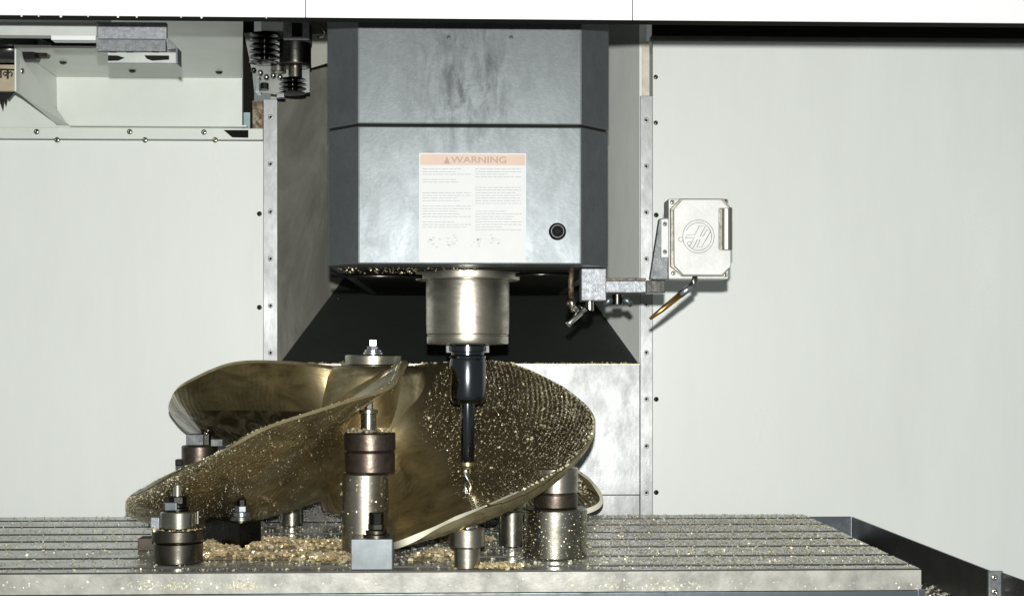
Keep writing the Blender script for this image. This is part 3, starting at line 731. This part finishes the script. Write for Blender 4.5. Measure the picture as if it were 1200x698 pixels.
# ------------------------------------------------------------------ coolant valve with bellows
YV = .62; mv = sc(YV, 320)
cv = thing('coolant_valve', 'black ribbed coolant valve assembly below the header', 'valve', at(326, 112, YV))
plate('mounting_plate', [(286, 39), (331, 35), (362, 44), (363, 108), (340, 112), (298, 108), (296, 88)], YV + .05, .006, mat('valve_plate', (.24, .255, .235), .3, .4, .3, 20), cv)
GLOSSB = mat('wet_black_rubber', (.05, .05, .048), 1, .2)
def bellows(cx, y0, y1, n, r, r0, m=GLOSSB):
    prof = []
    for i in range(n):
        a = lerp(y0, y1, i / n); b = lerp(y0, y1, (i + 1) / n); h = b - a
        for t, q in ((.05, r0), (.28, r0), (.36, r * .9), (.45, r), (.54, r * .9), (.64, r0)): prof.append((q * mv, at(cx, a + h * t, YV).z))
    c = at(cx, 60, YV); lathe('bellows', (c.x, YV, 0), prof, m, cv, 36, sharp=R(60))
bellows(310, 38, 77, 6, 18, 5)
bellows(343, 91, 112, 4, 16, 6)
c = at(346, 60, YV); 
lathe('cylinder', (c.x, YV, 0), [(18 * mv, at(346, 76, YV).z), (18.5 * mv, at(346, 74, YV).z), (18.5 * mv, at(346, 47.5, YV).z)], BLK_STEEL, cv, 40)
lathe('rusty_ring', (c.x, YV, 0), [(17 * mv, at(346, 78.5, YV).z), (19 * mv, at(346, 77.5, YV).z), (19 * mv, at(346, 76.2, YV).z)], BROWN, cv, 40)
lathe('piston', (c.x, YV, 0), [(8 * mv, at(346, 91, YV).z), (8 * mv, at(346, 78.7, YV).z)], STEEL2, cv, 30)
slab('clamp_block', 332, 362.5, 25, 47, YV - .035, .05, CAST, cv, .001)
slab('clamp_slot', 342, 354, 27, 43, YV - .0362, .001, VOID, cv)
slab('white_block', 306, 332, 21, 36.5, YV - .02, .04, HEADER, cv, .001)
slab('lower_foot', 324, 333, 109, 113.5, YV - .02, .02, ZINC, cv, .001)
slab('valve_bracket', 298.5, 303.5, 88, 107.5, YV, .04, ZINC, cv, .001)
cyl('ring_fitting', (at(327, 80, YV).x, YV - .01, at(327, 86, YV).z), .015, .010, STEEL2, cv)
for px, py in ((297, 82), (305, 85), (312, 90), (320, 88), (328, 90)):
    p = at(px, py, YV - .012); lathe('fitting', (p.x, p.y + .006, p.z), [(.005, 0), (.0052, .004), (.003, .008), (.0008, .009)], BLK_STEEL if px < 300 else STEEL2, cv, 14, 'Y')
p = at(311, 106, YV); hexa('nut', (p.x, YV - .01, p.z), .008, .012, BLK_STEEL, cv)
# bracket right of valve
vb = thing('bent_bracket', 'grey bent sheet bracket between the ribbed valve and the head', 'bracket', at(372, 78, .8))
plate('sheet', [(362, 40), (384, 40), (384, 74), (364, 80)], .80, .004, mat('bracket_grey', (.30, .30, .26), .2, .5, .2, 10), vb)
tube('wire_clip', [at(372, 43.5, .6), at(379, 43.2, .6), at(381, 39, .6), at(378, 35, .6)], .0026, BRIGHT, vb, 8)

# ================================================================== FIXTURES ON THE TABLE
def stack(px, pyb, steps, root, mats=None, seg=44):
    """column of turned pieces: pyb = picture row of the front bottom rim; steps = (name, half width px, py_bottom, py_top, material)"""
    g = ground(px, pyb); hw = steps[0][1]; Yc = g.y + hw * sc(g.y, px); m = sc(Yc, px); cx = at(px, pyb, Yc).x
    return Yc, m, cx
def zY(px, py, Y): return max(0.0, at(px, py, Y).z)
def nutset(parent, px, Y, py_bot, py_w, py_n, py_top, rw, rn, rs, m=ZINC, ms=BRIGHT):
    """washers + nut + stud"""
    mpx = sc(Y, px); c = at(px, 500, Y); z0, z1, z2, z3 = [at(px, p, Y).z for p in (py_bot, py_w, py_n, py_top)]
    h = (z1 - z0) / 2
    cyl('washer', (c.x, Y, z0 + .0004), rw * mpx, h - .0006, m, parent); cyl('washer', (c.x, Y, z0 + h), rw * .82 * mpx, h, m, parent)
    hexa('nut', (c.x, Y, z1 + .0002), rn * mpx, z2 - z1, m, parent)
    if py_top < py_n: cyl('stud', (c.x, Y, z2 + .0002), rs * mpx, z3 - z2, ms, parent, seg=20)
# hub clamp on the propeller
YHc = HY
hc = thing('hub_clamp', 'round clamp disc with nut and stud on top of the propeller hub', 'clamp', (HX, HY, .305))
cpx = proj((HX, HY, .33))[0]; m_ = sc(HY, cpx)
zd = at(cpx, 428.5, HY - .04).z
lathe('disc', (HX, HY, 0), [(30 * m_, .3055), (32.5 * m_, .307), (33 * m_, at(cpx, 417, HY - .04).z), (32 * m_, at(cpx, 415.8, HY - .04).z)], STEEL, hc, 56)
zt0 = at(cpx, 415.6, HY - .04).z
cyl('washer', (HX, HY, zt0 + .0003), 11.5 * m_, .0045, ZINC, hc); cyl('washer', (HX, HY, zt0 + .005), 10 * m_, .004, ZINC, hc)
hexa('nut', (HX, HY, zt0 + .0092), 7.5 * m_, .006, ZINC, hc); box('stud', HX - 4 * m_, HX + 4 * m_, HY - 4 * m_, HY + 4 * m_, zt0 + .0155, zt0 + .027, ZINC, hc, .0008)

# centre pillar (in front of the hub)
Y3 = .165; m3 = sc(Y3, 428); x3 = at(428, 600, Y3).x
f3 = thing('support_pillar', 'tall steel support pillar with brown collars under the blade edge', 'support', (x3, Y3, 0))
def z3(py): return at(430, py, Y3).z
cyl('pillar', (x3, Y3, .0005), 27.5 * m3, z3(553) - .001, STEEL, f3)
x3b = at(433.5, 530, Y3).x
cyl('collar', (x3b, Y3, z3(552.8)), 29.5 * m3, z3(528) - z3(552.8), BROWN, f3); cyl('collar', (x3b, Y3, z3(527.7)), 30 * m3, z3(506) - z3(527.7), BROWN, f3)
lathe('neck', (at(432, 490, Y3).x, Y3, 0), [(10.5 * m3, z3(506)), (9 * m3, z3(500)), (9 * m3, z3(485)), (11 * m3, z3(484)), (11 * m3, z3(480)), (8 * m3, z3(479.5))], STEEL2, f3, 32)
hexa('stud', (at(432, 490, Y3).x, Y3, z3(479.4)), 5.5 * m3, z3(469) - z3(479.4), BRIGHT, f3)

# block with bolt in front of pillar
Y4 = .006; f4 = thing('clamp_block', 'grey rectangular clamp block with hex bolt at table front', 'clamp block', at(436, 669, Y4)); f4.location.z = 0
a = at(411, 650, Y4); b = at(460, 650, Y4)
box('block', a.x, b.x, Y4, Y4 + .062, .0005, at(436, 631.5, Y4).z, BLOCK, f4, .0015)
YB4 = Y4 + .032
nutset(f4, 441, YB4, 629.5, 620, 613, 613, 15.5, 10, 5, DARKST)
c4 = at(441, 600, YB4); hexa('bolt_head', (c4.x, YB4, at(441, 613.5, YB4).z), 9 * sc(YB4), .018, BLK_STEEL, f4)

# front stack under the blade edge
g = ground(547.5, 667); Y5 = g.y + 15 * sc(g.y); m5 = sc(Y5); x5 = at(547.5, 600, Y5).x
def z5(py): return at(547, py, Y5).z
f5 = thing('support_stack', 'small stepped steel support under the bright blade edge', 'support', (x5, Y5, 0))
cyl('lower_sleeve', (x5, Y5, .0005), 15.5 * m5, z5(640) - .001, STEEL, f5); cyl('upper_sleeve', (x5, Y5, z5(639.8)), 20.5 * m5, z5(618) - z5(639.8), STEEL, f5)
nutset(f5, 547.5, Y5, 618, 611, 605, 600, 12.5, 8.5, 5)
# big cylinder under right blade
g = ground(650, 656.5); Y6 = g.y + 38 * sc(g.y); m6 = sc(Y6); x6 = at(650, 600, Y6).x
def z6(py, dx=0): return at(650, py, Y6).z
f6 = thing('support_cylinder', 'large chip speckled steel cylinder with brown ring under the right blade', 'support', (x6, Y6, 0))
cyl('base_cylinder', (x6, Y6, .0005), 38 * m6, z6(594) - .001, STEEL2, f6, .002, 64)
cyl('ring', (x6 + 1 * m6, Y6, z6(593.8)), 26 * m6, z6(577) - z6(593.8), BROWN, f6, None, 48)
cyl('top_cylinder', (x6 + 2 * m6, Y6, z6(576.8)), 25.5 * m6, z6(547) - z6(576.8), STEEL, f6, None, 48)
# rear cylinder left of it
g = ground(600, 641.5); Y7 = g.y + 15 * sc(g.y); x7 = at(600, 600, Y7).x
f7 = thing('support_post', 'plain steel post standing behind the large speckled cylinder', 'support', (x7, Y7, 0))
cyl('post', (x7, Y7, .0005), 15.5 * sc(Y7), at(600, 598, Y7).z, STEEL2, f7)
cyl('post_cap', (x7, Y7, at(600, 597.8, Y7).z), 16.5 * sc(Y7), at(600, 586, Y7).z - at(600, 597.8, Y7).z, STEEL, f7)
# rear short post under the left blades
g = ground(342, 617); Y8 = g.y + 13 * sc(g.y); x8 = at(342, 600, Y8).x
f8 = thing('support_post', 'short bright post at the back under the left blade', 'support', (x8, Y8, 0))
cyl('post', (x8, Y8, .0005), 13.5 * sc(Y8), at(342, 593, Y8).z, STEEL2, f8)
box('dark_bar', x8 - .06, x8 + .11, Y8 + .05, Y8 + .08, .0005, .045, BLK_STEEL, f8, .001)
# dark block with bolt left
g = ground(281, 648); Y2 = g.y
f2 = thing('clamp_block', 'black angled clamp block with bolt amid the chip pile', 'clamp block', (g.x, Y2, 0))
m2 = sc(Y2, 270); q0 = Vector((g.x, Y2)); qr = ground(306, 644); ql = ground(240, 639)
zt2 = at(281, 612.5, Y2).z
pa = [(q0.x, q0.y), (qr.x, qr.y), (qr.x + (ql.x - q0.x), qr.y + (ql.y - q0.y) + .02), (ql.x, ql.y)]
from_bm('block', prism_bm([(x, y, .0005) for x, y in pa], [(x, y, zt2) for x, y in pa], .0012), BLK_STEEL, f2)
Yb2 = Y2 + .035
nutset(f2, 283, Yb2, 609.5, 599, 592, 592, 12, 8.5, 5, ZINC)
c2 = at(283, 600, Yb2); hexa('bolt_head', (c2.x, Yb2, at(283, 592.5, Yb2).z), 6 * m2, .011, BLK_STEEL, f2)
cyl('spacer', (c2.x, Yb2, zt2 + .0004), 13 * m2, .005, STEEL2, f2)
# left stack
Y1 = .095; m1 = sc(Y1, 209); x1 = at(209, 600, Y1).x
def z1(py): return at(209, py, Y1).z
f1 = thing('support_stack', 'leftmost dark stepped steel support with nut and stud', 'support', (x1, Y1, 0))
cyl('base_ring', (x1, Y1, .0005), 28.5 * m1, z1(633.5) - .001, DARKST, f1, None, 56)
cyl('flange_ring', (x1, Y1, z1(633.3)), 30.5 * m1, z1(618.5) - z1(633.3), DARKST, f1, None, 56)
cyl('upper_sleeve', (x1 + .001, Y1, z1(618.3)), 21.7 * m1, z1(598) - z1(618.3), STEEL2, f1, None, 48)
nutset(f1, 208, Y1, 598, 590, 581, 568, 13, 11, 5.5, BLK_STEEL)
slab('key_block', 192.5, 207, 588.5, 598.2, Y1 - .022, .014, BLUED, f1, .0015)
slab('side_block', 176.5, 186.5, 606, 627, Y1 - .005, .02, CASTB, f1, .001)
cyl('pin', (at(232.5, 610, Y1).x, Y1 - .005, z1(613)), .0022, .02, STEEL2, f1, seg=12)
wb = ground(171, 646)
wd = box('wood_block', at(162.5, 640, wb.y + .02).x, at(182, 640, wb.y + .02).x, wb.y + .012, wb.y + .05, .0005, .02, WOOD, None, .001)
wd['label'] = 'small dark wooden block left of the leftmost support'; wd['category'] = 'block'
# rear-left clamp tower
Y9 = .50; m9 = sc(Y9, 235); x9 = at(234, 530, Y9).x
f9 = thing('rear_clamp', 'dark stepped clamp tower under the raised rear blade', 'clamp', (x9, Y9, 0))
cyl('column', (x9, Y9, .0005), 19 * m9, at(234, 546, Y9).z - .001, BROWN, f9)
cyl('collar', (x9, Y9, at(234, 545.7, Y9).z), 21 * m9, at(234, 521.5, Y9).z - at(234, 545.7, Y9).z, BROWN, f9)
slab('foot', 205, 215, 538, 545.5, Y9 - .01, .02, BLK_STEEL, f9, .002)
slab('step_block', 218, 238, 509, 521.3, Y9 - .02, .04, CAST, f9, .001)
slab('step_block', 247, 260.5, 514.5, 522.5, Y9 - .02, .03, CAST, f9, .001)
c9 = at(241.5, 520, Y9); hexa('nut', (c9.x, Y9, at(241, 521, Y9).z), 6 * m9, .03, BLK_STEEL, f9)
lathe('ball', at(242, 508, Y9 - .012), [(.0008, -.003), (.003, -.0015), (.0035, 0), (.003, .0015), (.0008, .003)], BRIGHT, f9, 14)

# ================================================================== CHIPS
def chip_soup(name, items, m, label, tilt=.7):
    """items: (pos, normal, size); each chip is a bent two-quad curl"""
    V = []; F = []
    for p, n, s in items:
        n = n.normalized(); t = n.orthogonal(); t.rotate(Matrix.Rotation(random.uniform(0, 6.283), 3, n)); b = n.cross(t)
        # random tilt
        ax = Vector((random.gauss(0, 1), random.gauss(0, 1), random.gauss(0, 1))).normalized(); Q = Matrix.Rotation(random.gauss(0, tilt), 3, ax)
        t, b, nn = Q @ t, Q @ b, Q @ n
        L_ = s * random.uniform(.7, 1.6); W = s * random.uniform(.3, .6); k = s * random.uniform(.2, .55)
        i = len(V)
        V += [p - t * L_ / 2 - b * W + nn * k, p - t * L_ / 2 + b * W + nn * k, p - b * W * .9, p + b * W * .9, p + t * L_ / 2 - b * W * .7 + nn * k * .8, p + t * L_ / 2 + b * W * .5 + nn * k * 1.2]
        F += [(i, i + 2, i + 3, i + 1), (i + 2, i + 4, i + 5, i + 3)]
    o = mesh(name, V, F, m); o['kind'] = 'stuff'; o['label'] = label; o['category'] = 'chips'; return o
UPV = Vector((0, 0, 1))
def inpoly(x, y, P):
    c = False; n = len(P)
    for i in range(n):
        x0, y0 = P[i]; x1_, y1_ = P[i - 1]
        if (y0 > y) != (y1_ > y) and x < (x1_ - x0) * (y - y0) / (y1_ - y0) + x0: c = not c
    return c
def pile_h(X, Y, blobs):
    h = 0
    for cx, cy, rx, ry, hh in blobs:
        d = ((X - cx) / rx) ** 2 + ((Y - cy) / ry) ** 2
        if d < 1: h = max(h, hh * (1 - d) ** .7)
    return h
def G(px, py): p = ground(px, py); return p.x, p.y
def blob(px, py, rx, ry, h): x, y = G(px, py); return (x, y, rx, ry, h)
blobs = [blob(300, 648, .12, .075, .016), blob(245, 654, .06, .05, .010), blob(350, 652, .09, .06, .012), blob(380, 640, .07, .05, .010), blob(370, 656, .07, .04, .009), blob(490, 654, .05, .035, .012), blob(520, 650, .035, .035, .007), blob(405, 655, .04, .04, .012), blob(575, 664, .025, .012, .003), blob(335, 634, .11, .012, .008), blob(548, 633, .03, .012, .006)]
base_blobs = blobs; blobs = []
rb_ = random.Random(11)
for (cx, cy, rx, ry, hh) in base_blobs:
    for _ in range(max(3, int(rx * ry / .0009))):
        a = rb_.uniform(0, 6.283); q = math.sqrt(rb_.random()) * .95
        blobs.append((cx + rx * q * math.cos(a), cy + ry * q * math.sin(a), rb_.uniform(.018, .042), rb_.uniform(.012, .028), hh * rb_.uniform(.4, 1.0)))
items = []
for (cx, cy, rx, ry, hh) in blobs:
    n = int(62000 * rx * ry * 2.4)
    for _ in range(n):
        a = random.uniform(0, 6.283); q = math.sqrt(random.random()) * random.uniform(.7, 1.5)
        X, Y = cx + rx * q * math.cos(a), cy + ry * q * math.sin(a)
        if Y < .004 or Y > yback: continue
        items.append((Vector((X, Y, pile_h(X, Y, blobs) * random.uniform(.75, 1.05) + .001)), UPV, random.uniform(.0035, .0065)))
# heap bodies under the loose chips
def heap(name, bl):
    V = []; F = []; n = 14
    for (cx, cy, rx, ry, hh) in bl:
        i0 = len(V); V.append((cx, cy, hh * .85))
        for k in range(1, 5):
            for j in range(n):
                a = 2 * math.pi * j / n; q = k / 4; V.append((cx + rx * q * math.cos(a), max(.003, cy + ry * q * math.sin(a)), max(0, (1 - q * q)) ** .7 * hh * .85 * random.uniform(.8, 1.1) + .0006))
        for j in range(n):
            F.append((i0, i0 + 1 + j, i0 + 1 + (j + 1) % n))
            for k in range(3): F.append((i0 + 1 + k * n + j, i0 + 1 + (k + 1) * n + j, i0 + 1 + (k + 1) * n + (j + 1) % n, i0 + 1 + k * n + (j + 1) % n))
    o = mesh(name, V, F, mat('packed_swarf', (.20, .17, .11), .5, .45, .5, 200)); o['kind'] = 'stuff'; o['label'] = 'packed bronze swarf heaped under the loose chips on the table'; o['category'] = 'swarf'
heap('swarf_heap', blobs)
chip_soup('bronze_chips', items, CHIP, 'heaps of golden bronze chips on the table left and centre')
# thin scatter over the table
items = []
for _ in range(12500):
    px = random.choice((random.uniform(690, 960), random.uniform(690, 960), random.uniform(-40, 420), random.uniform(760, 1000)))
    X = None
    Y = random.uniform(.005, yback - .004)
    X = at(px, 600, Y).x
    if px > 690: X = random.uniform(at(690, 600, Y).x, xtr - .004)
    if px > 690 and px < 765 and random.random() < .55: continue
    if min(abs(Y - q) for q in slots) < SW + .002 and random.random() < .93: continue
    items.append((Vector((X, Y, .0008)), UPV, random.uniform(.0013, .0027)))
for _ in range(700):   # on tray floor
    Y = random.uniform(-.1, .7); lo = xtr + .004; X = random.uniform(lo, lo + .12)
    items.append((Vector((X, Y, -.069)), UPV, random.uniform(.003, .005)))
for _ in range(1300):  # under and around the fixtures
    X = random.uniform(at(420, 600, .3).x, at(690, 600, .3).x); Y = random.uniform(.02, yback)
    items.append((Vector((X, Y, .0008)), UPV, random.uniform(.002, .004)))
chip_soup('scattered_chips', items, CHIPG, 'fine metal chips scattered thinly over the table and tray')
# chips clinging to the front face of the table
items = []
for _ in range(520):
    px = random.choice((random.gauss(195, 28), random.gauss(285, 10), random.uniform(0, 1075), random.gauss(760, 40)))
    p = at(px, 690 - abs(random.gauss(0, 6)), -.0048); items.append((p, Vector((0, -1, .2)), random.uniform(.0011, .0024)))
chip_soup('clinging_chips', items, CHIPG, 'chips clinging along the front face of the table')
# chips on the blades
polyB = [(487, 508), (508, 442), (530, 425), (575, 417), (640, 435), (688, 475), (696, 505), (672, 535), (640, 557), (600, 578), (565, 592), (530, 578), (525, 536), (497, 516)]
items = []; tries = 0
while len(items) < 5000 and tries < 140000:
    tries += 1
    s, v = random.random() ** .6, random.random()
    if random.random() < .78:
        # gather on tool path rings
        p, n = blade_pt('B', s, v, 1); r = math.hypot(p.x - HX, p.y - HY); ph = (r / .0085) % 1
        if abs(ph - .5 + .25 * math.sin(9 * v + 5 * s)) > .15 : continue
    p, n = blade_pt('B', s, v, 1); q = proj(p)
    if not inpoly(q[0], q[1], polyB): continue
    up = max(0, (560 - q[1]) / 140)
    if random.random() > .10 + .9 * up ** 1.5: continue
    items.append((p + n * .0004, n, random.uniform(.0005, .0012) if random.random() < .965 else random.uniform(.0016, .003)))
tries = 0; k0 = len(items)
while len(items) < k0 + 3200 and tries < 40000:
    tries += 1
    s, v = random.random() ** .6, random.random(); p, n = blade_pt('A', s, v, -1)
    if math.hypot(p.x - HX, p.y - HY) < .14: continue
    items.append((p + n * .0004, n, random.uniform(.0005, .0012) if random.random() < .97 else random.uniform(.0018, .003)))
for _ in range(260):
    p, n = blade_pt('D', random.uniform(.5, 1), random.uniform(.5, 1), 1); items.append((p + n * .0004, n, random.uniform(.002, .0035)))
for _ in range(260):   # along the upper edges
    s = random.random(); p, n = blade_pt('B', s, .01, 1); items.append((p + n * .001, n, random.uniform(.001, .0028)))
    p, n = blade_pt('A', s, .01, 1); items.append((p + n * .001, n, random.uniform(.0008, .0022)))
chip_soup('blade_chips', items, CHIPP, 'tiny bronze chips stuck all over the propeller blades', .35)
# chips on fixtures
items = []
for _ in range(320):
    a = random.uniform(math.pi * 1.02, math.pi * 1.98); z = random.uniform(.002, z6(596)); items.append((Vector((x6 + 38.2 * m6 * math.cos(a), Y6 + 38.2 * m6 * math.sin(a), z)), Vector((math.cos(a), math.sin(a), 0)), random.uniform(.0006, .0015)))
for _ in range(140):
    a = random.uniform(0, 6.283); q = random.uniform(11, 29) * m3; items.append((Vector((x3b + q * math.cos(a), Y3 + q * math.sin(a), z3(506) + random.uniform(0, .004))), UPV, random.uniform(.003, .005)))
for _ in range(60):
    a = random.uniform(math.pi, 2 * math.pi); items.append((Vector((x3 + 27.7 * m3 * math.cos(a), Y3 + 27.7 * m3 * math.sin(a), random.uniform(.01, z3(556)))), Vector((math.cos(a), math.sin(a), 0)), random.uniform(.0012, .0026)))
for _ in range(60):
    a = random.uniform(math.pi, 2 * math.pi); items.append((Vector((x1 + 30.7 * m1 * math.cos(a), Y1 + 30.7 * m1 * math.sin(a), z1(618))), UPV, random.uniform(.0015, .003)))
for _ in range(170):
    items.append((Vector((random.uniform(hl2 + .015, hr2 - .2), random.uniform(YC - .03, YC + .12), zb - .0035)), Vector((0, -.3, -1)), random.uniform(.0008, .0022)))
for _ in range(320):
    items.append((Vector((random.uniform(xL0, xR0), YW - .008, z_lip + .004)), UPV, random.uniform(.002, .0045)))
chip_soup('fixture_chips', items, CHIP, 'small chips sticking to the supports and clamps')
